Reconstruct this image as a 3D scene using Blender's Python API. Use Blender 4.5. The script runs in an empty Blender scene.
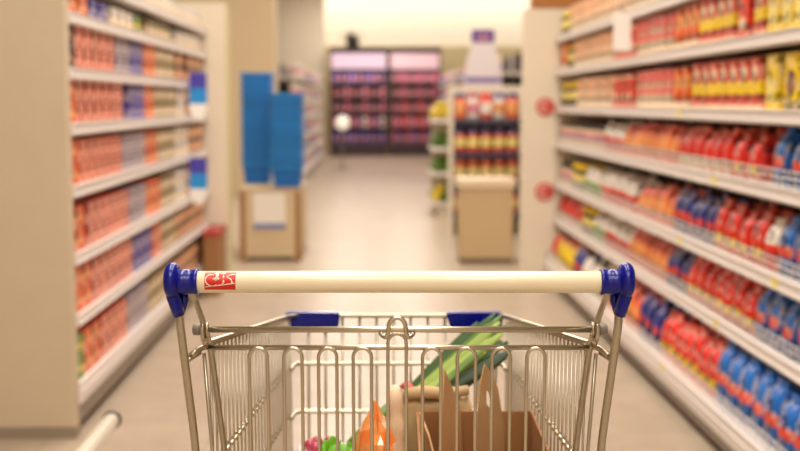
import bpy, bmesh, math, random
from mathutils import Vector, Matrix
S = bpy.context.scene
COL = S.collection
RND = random.Random(7)
PI = math.pi

# ------------------------------------------------------------------ camera
YAW = -math.atan(29/1200)          # camera and cart point slightly right of the aisle
PITCH = math.atan(123.5/1200)
CAMH = 1.245
cd = bpy.data.cameras.new('camera'); cam = bpy.data.objects.new('camera', cd); COL.objects.link(cam)
cam.location = (0, 0, CAMH); cam.rotation_euler = (PI/2-PITCH, 0, YAW)
cd.sensor_width = 36; cd.lens = 54; cd.clip_start = .05; cd.clip_end = 100
cd.dof.use_dof = True; cd.dof.focus_distance = 1.56; cd.dof.aperture_fstop = 4.0; cd.dof.aperture_blades = 0
S.camera = cam

# ------------------------------------------------------------------ world, lights, exposure
w = bpy.data.worlds.new('world'); S.world = w; w.use_nodes = True
w.node_tree.nodes['Background'].inputs[0].default_value = (1, .94, .86, 1)
w.node_tree.nodes['Background'].inputs[1].default_value = .12
def area(name, loc, sx, sy, power, col=(1, .925, .825), rot=(0, 0, 0)):
    l = bpy.data.lights.new(name, 'AREA'); l.shape = 'RECTANGLE'; l.size = sx; l.size_y = sy
    l.energy = power; l.color = col
    o = bpy.data.objects.new(name, l); o.location = loc; o.rotation_euler = rot; COL.objects.link(o)
    return o
for y in (-1.2, 2.2, 5.6, 9.4, 13.5, 18, 23):
    area('ceiling_lamp', (-.55, y, 3.85), .6, 2.4, 118 if y < 12 else 96)
    area('ceiling_lamp', (.75, y, 3.85), .6, 2.4, 118 if y < 12 else 96)
area('side_aisle_lamp', (-4.2, 14, 3.9), .5, 10, 330)
area('side_aisle_lamp', (4.2, 14, 3.9), .5, 10, 330)
area('ceiling_lamp', (0, 26.6, 3.85), 2.2, .35, 150)  # extra lamp added to brighten the pale pillar and back wall
area('back_wall_lamp', (0, 28.9, 4.35), 14, .3, 400, rot=(math.radians(32), 0, 0))
S.view_settings.view_transform = 'Standard'; S.view_settings.look = 'None'
S.view_settings.gamma = 1; S.view_settings.use_curve_mapping = False
S.view_settings.exposure = -.97

# ------------------------------------------------------------------ helpers
def srgb(c):
    return tuple((x/12.92 if x <= .04045 else ((x+.055)/1.055)**2.4) for x in (k/255 for k in c))
MATS = {}
def mat(name, rgb, rough=.5, metal=0, noise=0, nscale=30, spec=.5, emit=None, estr=0, bump=0, trans=0, coat=0, vary=0):
    if name in MATS: return MATS[name]
    m = bpy.data.materials.new(name); m.use_nodes = True; nt = m.node_tree
    b = nt.nodes['Principled BSDF']; c = srgb(rgb)
    b.inputs['Base Color'].default_value = (*c, 1); b.inputs['Roughness'].default_value = rough
    b.inputs['Metallic'].default_value = metal; b.inputs['Specular IOR Level'].default_value = spec
    if trans: b.inputs['Transmission Weight'].default_value = trans
    if coat: b.inputs['Coat Weight'].default_value = coat; b.inputs['Coat Roughness'].default_value = .08
    if emit:
        b.inputs['Emission Color'].default_value = (*srgb(emit), 1); b.inputs['Emission Strength'].default_value = estr
    last = None
    if noise or bump:
        tc = nt.nodes.new('ShaderNodeTexCoord'); n = nt.nodes.new('ShaderNodeTexNoise')
        n.inputs['Scale'].default_value = nscale; n.inputs['Detail'].default_value = 4
        nt.links.new(tc.outputs['Object'], n.inputs['Vector'])
        if noise:
            mx = nt.nodes.new('ShaderNodeMix'); mx.data_type = 'RGBA'
            mx.inputs[6].default_value = (*[k*(1-noise) for k in c], 1)
            mx.inputs[7].default_value = (*[min(1, k*(1+noise)) for k in c], 1)
            nt.links.new(n.outputs['Fac'], mx.inputs[0]); last = mx.outputs[2]
            nt.links.new(last, b.inputs['Base Color'])
        if bump:
            bp = nt.nodes.new('ShaderNodeBump'); bp.inputs['Strength'].default_value = bump
            nt.links.new(n.outputs['Fac'], bp.inputs['Height']); nt.links.new(bp.outputs[0], b.inputs['Normal'])
    if vary:
        oi = nt.nodes.new('ShaderNodeObjectInfo'); hs = nt.nodes.new('ShaderNodeHueSaturation')
        mr = nt.nodes.new('ShaderNodeMapRange'); mr.inputs[3].default_value = 1-vary; mr.inputs[4].default_value = 1+vary
        nt.links.new(oi.outputs['Random'], mr.inputs[0]); nt.links.new(mr.outputs[0], hs.inputs['Value'])
        if last: nt.links.new(last, hs.inputs['Color'])
        else: hs.inputs['Color'].default_value = (*c, 1)
        nt.links.new(hs.outputs[0], b.inputs['Base Color'])
    MATS[name] = m; return m

def mobj(name, bm, mats, parent=None, loc=None, smooth=False, weld=False):
    me = bpy.data.meshes.new(name)
    if weld: bmesh.ops.remove_doubles(bm, verts=bm.verts, dist=1e-5)
    bmesh.ops.recalc_face_normals(bm, faces=bm.faces)
    bm.to_mesh(me); bm.free()
    for m in (mats if isinstance(mats, (list, tuple)) else [mats]): me.materials.append(m)
    if smooth:
        for p in me.polygons: p.use_smooth = True
    o = bpy.data.objects.new(name, me); COL.objects.link(o)
    if parent: o.parent = parent
    if loc is not None: o.location = loc
    return o
def tag(o, label=None, cat=None, group=None, kind=None):
    if label: o['label'] = label
    if cat: o['category'] = cat
    if group: o['group'] = group
    if kind: o['kind'] = kind
    return o
def empty(name, loc, rz=0):
    o = bpy.data.objects.new(name, None); o.location = loc; o.rotation_euler = (0, 0, rz); COL.objects.link(o)
    o.empty_display_size = .1
    return o
KIDS = {}
def copy_tree(o, parent=None):
    c = o.copy(); COL.objects.link(c)
    if parent: c.parent = parent
    for ch in list(o.children): copy_tree(ch, c)
    return c
def box(bm, x0, x1, y0, y1, z0, z1, mi=0, bev=0):
    r = bmesh.ops.create_cube(bm, size=1)
    vs = r['verts']
    bmesh.ops.scale(bm, verts=vs, vec=(x1-x0, y1-y0, z1-z0))
    bmesh.ops.translate(bm, verts=vs, vec=((x0+x1)/2, (y0+y1)/2, (z0+z1)/2))
    fs = set(f for v in vs for f in v.link_faces)
    for f in fs: f.material_index = mi
    if bev:
        es = set(e for v in vs for e in v.link_edges)
        r = bmesh.ops.bevel(bm, geom=list(es), offset=bev, segments=2, affect='EDGES', profile=.5)
        for f in r['faces']: f.material_index = mi
    return vs
def B(name, m, x0, x1, y0, y1, z0, z1, parent=None, bev=0):
    bm = bmesh.new(); box(bm, x0, x1, y0, y1, z0, z1, 0, bev); return mobj(name, bm, m, parent)
def fillet(pts, rad, n=5):
    pts = [Vector(p) for p in pts]; out = [pts[0]]
    for i in range(1, len(pts)-1):
        a, b, c = pts[i-1], pts[i], pts[i+1]
        d1 = (a-b); d2 = (c-b); r = min(rad, d1.length*.48, d2.length*.48)
        p1 = b+d1.normalized()*r; p2 = b+d2.normalized()*r
        for k in range(n+1):
            t = k/n; out.append(p1*(1-t)**2 + b*2*t*(1-t) + p2*t*t)
    out.append(pts[-1]); return out
def tube(bm, pts, r, seg=8, mi=0, caps=True, closed=False, flat=1.0, flatdir=None):
    pts = [Vector(p) for p in pts]; n = len(pts)
    rs = r if isinstance(r, (list, tuple)) else [r]*n
    rings = []; prev = None
    for i in range(n):
        if closed: t = (pts[(i+1) % n]-pts[i-1]).normalized()
        else: t = (pts[min(i+1, n-1)]-pts[max(i-1, 0)]).normalized()
        if prev is None:
            u = Vector(flatdir) if flatdir else (Vector((0, 0, 1)) if abs(t.z) < .9 else Vector((0, 1, 0)))
        else: u = prev
        u = (u-t*u.dot(t)).normalized(); prev = u; v = t.cross(u)
        rings.append([bm.verts.new(pts[i]+(u*math.cos(2*PI*k/seg)*flat+v*math.sin(2*PI*k/seg))*rs[i]) for k in range(seg)])
    m = n if closed else n-1
    for i in range(m):
        a, b = rings[i], rings[(i+1) % n]
        for k in range(seg):
            f = bm.faces.new((a[k], a[(k+1) % seg], b[(k+1) % seg], b[k])); f.material_index = mi; f.smooth = True
    if caps and not closed:
        for rg in (rings[0][::-1], rings[-1]):
            f = bm.faces.new(rg); f.material_index = mi
    return rings
def lathe(bm, prof, seg=20, cx=0, cy=0, mis=None, axis='z'):
    rings = []
    for r, z in prof:
        rg = []
        for k in range(seg):
            a = 2*PI*k/seg; p = (cx+r*math.cos(a), cy+r*math.sin(a), z)
            if axis == 'x': p = (z, cx+r*math.cos(a), cy+r*math.sin(a))
            rg.append(bm.verts.new(p))
        rings.append(rg)
    for i in range(len(rings)-1):
        for k in range(seg):
            f = bm.faces.new((rings[i][k], rings[i][(k+1) % seg], rings[i+1][(k+1) % seg], rings[i+1][k]))
            f.smooth = True; f.material_index = mis[i] if mis else 0
    bm.faces.new(rings[0][::-1]).material_index = mis[0] if mis else 0
    bm.faces.new(rings[-1]).material_index = mis[-1] if mis else 0
ORD = ['zeroth', 'first', 'second', 'third', 'fourth', 'fifth', 'sixth', 'seventh', 'eighth', 'ninth', 'tenth', 'eleventh', 'twelfth',
       'thirteenth', 'fourteenth', 'fifteenth', 'sixteenth', 'seventeenth', 'eighteenth', 'nineteenth', 'twentieth']
ORD += ['twenty-'+ORD[k] for k in range(1, 10)] + ['thirtieth'] + ['thirty-'+ORD[k] for k in range(1, 10)] + ['fortieth'] + ['forty-'+ORD[k] for k in range(1, 10)] + ['fiftieth'] + ['fifty-'+ORD[k] for k in range(1, 10)]

# ------------------------------------------------------------------ materials
M_white = mat('shelf white', (232, 222, 214), .4, noise=.03)
M_rail = mat('price rail', (236, 228, 224), .35)
M_back_shade = mat('shelf back shade', (64, 48, 40), .7)  # white backs coloured dark to stand for the shade behind the goods
M_dark = mat('dark kick', (58, 50, 46), .7)
M_beige = mat('beige panel', (206, 187, 160), .75, noise=.05, nscale=6, bump=.03)
M_wall = mat('cream wall', (240, 229, 210), .85, noise=.02, nscale=2)
M_tan = mat('tan column', (204, 182, 148), .85, noise=.03, nscale=3)
M_pill = mat('pale pillar', (232, 219, 198), .85, noise=.03, nscale=3)
M_band = mat('lower wall paint', (196, 178, 138), .85)
M_ceil = mat('ceiling white', (240, 236, 228), .9)
M_chrome = mat('zinc wire', (206, 197, 178), .28, metal=1, noise=.05, nscale=60)
M_zinc = mat('zinc tube', (186, 177, 158), .3, metal=1, noise=.1, nscale=90)
M_grey = mat('grey plastic', (140, 132, 122), .5)
M_blue = mat('blue plastic', (1, 12, 126), .24, spec=.38, coat=.1)
M_cream = mat('cream handle', (240, 226, 196), .3, coat=.3)
M_red = mat('sticker red', (208, 34, 22), .35)
M_ink = mat('sticker white', (246, 226, 206), .4)
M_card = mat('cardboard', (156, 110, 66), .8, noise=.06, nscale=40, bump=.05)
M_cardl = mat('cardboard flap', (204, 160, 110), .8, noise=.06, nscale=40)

def floor_mat():
    m = bpy.data.materials.new('floor tiles'); m.use_nodes = True; nt = m.node_tree; b = nt.nodes['Principled BSDF']
    tc = nt.nodes.new('ShaderNodeTexCoord'); br = nt.nodes.new('ShaderNodeTexBrick')
    br.offset = 0; br.inputs['Scale'].default_value = 1; br.inputs['Brick Width'].default_value = .6; br.inputs['Row Height'].default_value = .6
    br.inputs['Mortar Size'].default_value = .004; br.inputs['Mortar Smooth'].default_value = .3
    br.inputs['Color1'].default_value = (*srgb((192, 174, 154)), 1); br.inputs['Color2'].default_value = (*srgb((184, 166, 146)), 1)
    br.inputs['Mortar'].default_value = (*srgb((166, 148, 128)), 1)
    n = nt.nodes.new('ShaderNodeTexNoise'); n.inputs['Scale'].default_value = 5; n.inputs['Detail'].default_value = 8; n.inputs['Roughness'].default_value = .7
    mx = nt.nodes.new('ShaderNodeMix'); mx.data_type = 'RGBA'; mx.blend_type = 'MULTIPLY'; mx.inputs[0].default_value = 1
    cr = nt.nodes.new('ShaderNodeValToRGB'); cr.color_ramp.elements[0].position = .3; cr.color_ramp.elements[0].color = (.78, .76, .74, 1)
    cr.color_ramp.elements[1].position = .7; cr.color_ramp.elements[1].color = (1, 1, 1, 1)
    L = nt.links.new
    L(tc.outputs['Object'], br.inputs['Vector']); L(tc.outputs['Object'], n.inputs['Vector']); L(n.outputs['Fac'], cr.inputs[0])
    L(br.outputs['Color'], mx.inputs[6]); L(cr.outputs[0], mx.inputs[7]); L(mx.outputs[2], b.inputs['Base Color'])
    b.inputs['Roughness'].default_value = .30; b.inputs['Specular IOR Level'].default_value = .25
    return m

# ------------------------------------------------------------------ the setting
def struct(o): o['kind'] = 'structure'; return o
struct(B('floor', floor_mat(), -8, 8, -3, 30, -.1, 0))
struct(B('ceiling', M_ceil, -8, 8, -3, 30, 4.6, 4.7))
struct(B('wall_left', M_wall, -8.1, -8, -3, 30, 0, 4.6))
struct(B('wall_right', M_wall, 8, 8.1, -3, 30, 0, 4.6))
struct(B('wall_back', M_wall, -8, 8, 29.9, 30, 0, 4.6))
struct(B('wall_front', M_wall, -8, 8, -3.1, -3, 0, 4.6))
struct(B('trim_1', M_band, -8, 8, 29.84, 29.9, 0, 2.62))
c = B('tan_column', M_tan, -2.75, -1.28, 16, 16.7, 0, 4.6); tag(c, 'tall plain tan pillar behind the stacks of blue baskets', 'pillar')
c = B('pale_column', M_pill, -2.2, -1.09, 28.2, 28.8, 0, 4.6); tag(c, 'tall off-white pillar left of the refrigerated cabinets', 'pillar')

# ------------------------------------------------------------------ near beige end panel and guard rail
r = empty('partition', (-2, 4.42, 0)); tag(r, 'large plain beige end panel filling the left edge', 'panel')
B('panel_board', M_beige, -1.1, .9, -.03, .03, .04, 2.25, r, .004)
B('skirting', mat('skirting', (150, 134, 116), .6), -1.1, .905, -.036, .03, 0, .04, r)
r = empty('guard_rail', (-.663, 2.3, -.0)); tag(r, 'pale metal guard rail with dark end ring in bottom left corner', 'guard rail')
bm = bmesh.new(); tube(bm, [(0, -.75, .437), (0, .72, .437)], .0205, 20); mobj('rail', bm, mat('rail white', (226, 214, 194), .35), r)
bm = bmesh.new(); lathe(bm, [(.022, -.016), (.0245, -.012), (.0245, .0), (.021, .003), (.008, .004)], 20)
e = mobj('end_cap', bm, mat('cap dark', (84, 72, 62), .5), r, (0, .72, .437)); e.rotation_euler = (-PI/2, 0, 0)
for y in (-.65, .20):
    bm = bmesh.new(); lathe(bm, [(.05, 0), (.05, .008), (.016, .01), (.016, .418)], 16, 0, y); mobj('post', bm, M_grey, r)

# ------------------------------------------------------------------ shelving
def shelf_bay(y0, y1, X, side, zs, depth, top, label, group, guards=(), tags=(), prot=0):
    """side -1: unit left of the aisle, +1 right.  X = |x| of the shelf lips."""
    L = y1-y0; r = empty('shelving_unit', (side*X, (y0+y1)/2, 0), 0 if side > 0 else PI)
    tag(r, label, 'shelving', group)
    h = L/2-.001
    B('back_panel', M_back_shade, depth, depth+.03, -h, h, .1, top, r)
    for s in (-1, 1):
        B('upright', M_white, depth-.03, depth, s*h-.02 if s > 0 else s*h, s*h if s > 0 else s*h+.02, .1, top, r)
    B('plinth', M_dark, .05, depth, -h, h, 0, zs[-1]-.05, r)
    B('kick_plate', mat('kick plate', (140, 126, 112), .5), -prot+.002, -prot+.012, -h, h, .04, zs[-1]-.063, r)
    for i, z in enumerate(zs):
        base = i == len(zs)-1; p = prot if base else 0
        sh = B('shelf', M_white, .006-p, depth-.031, -h, h, z-.012, z+.012, r)
        bm = bmesh.new()
        lo = .062 if base else .026
        box(bm, -.006-p, .006-p, -h, h, z-lo, z+.022, 0, .003)
        box(bm, -.011-p, -.006-p, -h+.001, h-.001, z-.018, z-.014); box(bm, -.011-p, -.006-p, -h+.001, h-.001, z+.017, z+.021)
        mobj('price_rail', bm, M_rail, sh)
        for q, ty in enumerate(tags.get(i, []) if tags else []):
            if y0 < ty < y1:
                t = B('price_tag', mat('tag yellow', (244, 226, 130), .5), -.0085-p, -.0065-p, -.03, .03, z-.014, z+.018, sh)
                t.location = (0, ty-(y0+y1)/2, 0); t['label'] = 'yellow price tag'
        if i in guards:
            bm = bmesh.new()
            for dz in (.03, .052, .074): tube(bm, [(.002-p, -h+.004, z+dz), (.002-p, h-.004, z+dz)], .0022, 5)
            n = int(L/.055)
            for k in range(n+1):
                yy = -h+.006+(2*h-.012)*k/n; tube(bm, [(.004-p, yy, z+.014), (.004-p, yy, z+.076)], .0016, 4)
            mobj('wire_guard', bm, mat('guard wire', (226, 218, 208), .35), sh)
    return r
ZR = [1.675, 1.447, 1.199, .958, .678, .432, .144]; XR = 1.28
RB = [2.80, 4.05, 5.31, 6.57, 7.46, 8.33]
BN = ['nearest', 'second nearest', 'middle', 'second farthest', 'farthest']
for i in range(5):
    shelf_bay(RB[i], RB[i+1], XR, 1, ZR, .5, 2.08, BN[i]+' white bay of the right-hand aisle shelving', 'bays of the right shelving',
              guards=(3, 4, 5, 6), tags={2: [4.95], 3: [4.42], 4: [3.72, 4.9], 5: [4.35], 6: [4.9]}, prot=.06)
ZL = [1.715, 1.555, 1.352, 1.146, .915, .662, .431, .172]; XL = 1.10
LB = [4.46, 5.37, 6.28, 7.19, 8.10]
for i in range(4):
    shelf_bay(LB[i], LB[i+1], XL, -1, ZL, .45, 1.93, ['nearest', 'second nearest', 'second farthest', 'farthest'][i]+' white bay of the left-hand aisle shelving', 'bays of the left shelving')

# end panels with stickers
r = empty('shelf_end_panel', (1.4, 8.36, 0)); tag(r, 'white end panel of the right shelving with round red stickers', 'end panel')
B('panel_board', M_pill, -.35, .45, -.022, .022, 0, 1.88, r, .004)
bm = bmesh.new(); box(bm, -.30, .45, -.03, .02, 1.885, 2.3, 0, .004); mobj('crown_board', bm, mat('brown wood', (176, 112, 54), .5, noise=.15, nscale=12), r)['label'] = 'brown wooden crown board'
for z, x in ((1.21, -.19), (.62, -.19)):
    bm = bmesh.new(); lathe(bm, [(.066, 0), (.066, .003), (.052, .0035)], 28)
    s = mobj('round_sticker', bm, mat('sticker pinkred', (206, 70, 62), .5), r, (x, -.022, z)); s.rotation_euler = (PI/2, 0, 0)
    bm = bmesh.new(); tube(bm, [(math.cos(a)*.034, math.sin(a)*.034, .0045) for a in [k*PI/8 for k in range(2, 15)]], .006, 6)
    q = mobj('sticker_mark', bm, M_ink, s)
r = empty('shelf_end_panel', (-1.45, 8.14, 0)); tag(r, 'off-white end panel at the far end of the left shelving', 'end panel')
B('panel_board', M_pill, -.6, .48, -.022, .022, 0, 1.9, r, .004)
B('edge_strip', mat('lime strip', (214, 206, 156), .5), .48, .5, -.024, .024, .02, 1.88, r)['label'] = 'pale yellow-green edge strip'

# ------------------------------------------------------------------ products (front faces -Y in local space)
def P(n, rgb, rough=.45, vary=.10):
    """printed packaging: small blocks of lighter and darker print over the base colour"""
    m = mat(n, rgb, rough); nt = m.node_tree; b = nt.nodes['Principled BSDF']; L = nt.links.new; c = srgb(rgb)
    tc = nt.nodes.new('ShaderNodeTexCoord'); oi = nt.nodes.new('ShaderNodeObjectInfo')
    ad = nt.nodes.new('ShaderNodeVectorMath'); ad.operation = 'ADD'; L(tc.outputs['Object'], ad.inputs[0])
    ml = nt.nodes.new('ShaderNodeMath'); ml.operation = 'MULTIPLY'; ml.inputs[1].default_value = .004
    L(oi.outputs['Random'], ml.inputs[0]); L(ml.outputs[0], ad.inputs[1])
    vo = nt.nodes.new('ShaderNodeTexVoronoi'); vo.inputs['Scale'].default_value = 42; vo.distance = 'CHEBYCHEV'; L(ad.outputs[0], vo.inputs['Vector'])
    sp = nt.nodes.new('ShaderNodeSeparateColor'); L(vo.outputs['Color'], sp.inputs[0])
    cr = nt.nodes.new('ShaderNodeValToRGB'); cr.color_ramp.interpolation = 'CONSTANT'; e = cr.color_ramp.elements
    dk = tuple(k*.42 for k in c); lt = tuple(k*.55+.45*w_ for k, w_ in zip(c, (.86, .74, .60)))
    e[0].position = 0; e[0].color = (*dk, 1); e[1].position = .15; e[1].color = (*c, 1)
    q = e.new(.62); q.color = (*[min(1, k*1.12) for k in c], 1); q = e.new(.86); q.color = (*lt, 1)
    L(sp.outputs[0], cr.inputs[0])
    hs = nt.nodes.new('ShaderNodeHueSaturation'); mr = nt.nodes.new('ShaderNodeMapRange'); mr.inputs[3].default_value = 1-vary; mr.inputs[4].default_value = 1+vary
    L(oi.outputs['Random'], mr.inputs[0]); L(mr.outputs[0], hs.inputs['Value']); L(cr.outputs[0], hs.inputs['Color']); L(hs.outputs[0], b.inputs['Base Color'])
    return m
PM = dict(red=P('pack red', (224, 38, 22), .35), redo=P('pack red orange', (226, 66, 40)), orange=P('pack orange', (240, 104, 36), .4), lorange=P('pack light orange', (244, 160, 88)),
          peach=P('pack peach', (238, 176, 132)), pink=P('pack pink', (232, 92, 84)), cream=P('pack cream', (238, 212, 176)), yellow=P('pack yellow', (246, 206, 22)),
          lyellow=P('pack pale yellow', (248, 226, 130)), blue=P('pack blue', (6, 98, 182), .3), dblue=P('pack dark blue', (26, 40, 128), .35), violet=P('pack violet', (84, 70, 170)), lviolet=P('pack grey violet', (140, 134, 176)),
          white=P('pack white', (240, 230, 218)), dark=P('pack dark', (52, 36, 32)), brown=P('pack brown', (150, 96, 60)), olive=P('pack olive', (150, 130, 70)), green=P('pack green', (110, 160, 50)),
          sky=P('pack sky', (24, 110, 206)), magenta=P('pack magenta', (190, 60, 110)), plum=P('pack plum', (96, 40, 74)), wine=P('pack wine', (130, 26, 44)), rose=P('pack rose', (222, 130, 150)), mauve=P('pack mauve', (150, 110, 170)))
def carton(wd, dp, ht, base, bands=(), patch=None, slats=0, patchc=None):
    """bands: (z0,z1,colour) fractions around the box; patch: (x0,x1,z0,z1) printed panel on the front."""
    cols = [base]+[b[2] for b in bands]+([patchc] if patch else [])+(['cream'] if slats else [])
    bm = bmesh.new(); zc = sorted(set([0, 1]+[k for b in bands for k in b[:2]]))
    segs = []
    for a, b_ in zip(zc, zc[1:]):
        mi = 0
        for j, bb in enumerate(bands):
            if bb[0] <= a+1e-6 and b_ <= bb[1]+1e-6: mi = j+1
        segs.append((a, b_, mi))
    cr = min(wd, dp)*.05
    ring = [(-wd/2+cr, -dp/2), (wd/2-cr, -dp/2), (wd/2, -dp/2+cr), (wd/2, dp/2-cr), (wd/2-cr, dp/2), (-wd/2+cr, dp/2), (-wd/2, dp/2-cr), (-wd/2, -dp/2+cr)]
    lv = [[bm.verts.new((x, y, z*ht)) for x, y in ring] for z in zc]
    for i, (a, b_, mi) in enumerate(segs):
        for k in range(8):
            bm.faces.new((lv[i][k], lv[i][(k+1) % 8], lv[i+1][(k+1) % 8], lv[i+1][k])).material_index = mi
    bm.faces.new(lv[0][::-1]); bm.faces.new(lv[-1]).material_index = segs[-1][2]
    # top flap lip
    box(bm, -wd*.4, wd*.4, -dp*.06, dp*.06, ht, ht+.002, segs[-1][2])
    if patch:
        x0, x1, z0, z1 = patch; j = cols.index(patchc, 1) if patchc in cols[1:] else 0
        n = 14; cxp = (x0+x1)/2*wd; czp = (z0+z1)/2*ht
        f1 = [bm.verts.new((cxp+math.copysign(abs(math.cos(a))**.6, math.cos(a))*(x1-x0)/2*wd, -dp/2-.0012, czp+math.copysign(abs(math.sin(a))**.6, math.sin(a))*(z1-z0)/2*ht)) for a in [2*PI*k/n for k in range(n)]]
        bm.faces.new(f1).material_index = j
    if slats:
        for k in range(slats):
            zz = ht*(k+.5)/slats
            for q in (-1, 1):
                box(bm, q*wd*.24-wd*.15, q*wd*.24+wd*.15, -dp/2-.001, -dp/2+.001, zz-ht*.2/slats, zz+ht*.2/slats, len(cols)-1)
    me = bpy.data.meshes.new('carton'); bmesh.ops.recalc_face_normals(bm, faces=bm.faces); bm.to_mesh(me); bm.free()
    for c_ in cols: me.materials.append(PM[c_])
    me['size'] = (wd, dp, ht); return me
def bag(wd, dp, ht, zones, patch=None, patchc=None, tie=False, seed=0):
    """soft pouch; zones: (z_from, colour) going up; patch colour on the front bulge."""
    rn = random.Random(seed); cols = [z[1] for z in zones]+([patchc] if patch else [])
    prof = [(0, .80, .62), (.03, .92, .85), (.16, 1, 1), (.34, 1, 1.02), (.52, .99, .98), (.68, .96, .84), (.8, .9, .6), (.88, .86 if not tie else .66, .3), (.93, .86 if not tie else .50, .12 if not tie else .2), (1, .9 if not tie else .80, .07 if not tie else .22)]
    N = 20; bm = bmesh.new(); lv = []
    for z, sx, sy in prof:
        row = []
        for k in range(N):
            a = 2*PI*k/N; ca, sa = math.cos(a), math.sin(a); e = .55
            jx = 1+rn.uniform(-.035, .035)
            row.append(bm.verts.new((math.copysign(abs(ca)**e, ca)*wd/2*sx*jx, math.copysign(abs(sa)**e, sa)*dp/2*sy*jx, z*ht)))
        lv.append(row)
    for i in range(len(prof)-1):
        zc = (prof[i][0]+prof[i+1][0])/2; mi = 0
        for j, zz in enumerate(zones):
            if zc >= zz[0]: mi = j
        for k in range(N):
            f = bm.faces.new((lv[i][k], lv[i][(k+1) % N], lv[i+1][(k+1) % N], lv[i+1][k])); f.smooth = True; m2 = mi
            if patch:
                am = 2*PI*(k+.5)/N
                if math.sin(am) < -.45 and abs(math.cos(am)) < .85 and patch[0] <= zc <= patch[1]: m2 = len(cols)-1
            f.material_index = m2
    bm.faces.new(lv[0][::-1]); bm.faces.new(lv[-1]).material_index = len(zones)-1
    me = bpy.data.meshes.new('bag'); bmesh.ops.recalc_face_normals(bm, faces=bm.faces); bm.to_mesh(me); bm.free()
    for c_ in cols: me.materials.append(PM[c_])
    me['size'] = (wd, dp, ht); return me
def jar(rad, ht, body, lid, band=None):
    cols = [body, lid, band or body]; bm = bmesh.new()
    lathe(bm, [(rad*.9, 0), (rad, .01), (rad, ht*.25), (rad*1.005, ht*.26), (rad*1.005, ht*.62), (rad, ht*.63), (rad*.96, ht*.76), (rad*.82, ht*.8), (rad*.86, ht*.81), (rad*.86, ht*.97), (rad*.8, ht)], 18,
          mis=[0, 0, 2, 2, 2, 0, 0, 1, 1, 1])
    me = bpy.data.meshes.new('jar'); bmesh.ops.recalc_face_normals(bm, faces=bm.faces); bm.to_mesh(me); bm.free()
    for c_ in cols: me.materials.append(PM[c_])
    me['size'] = (2*rad, 2*rad, ht); return me
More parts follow.
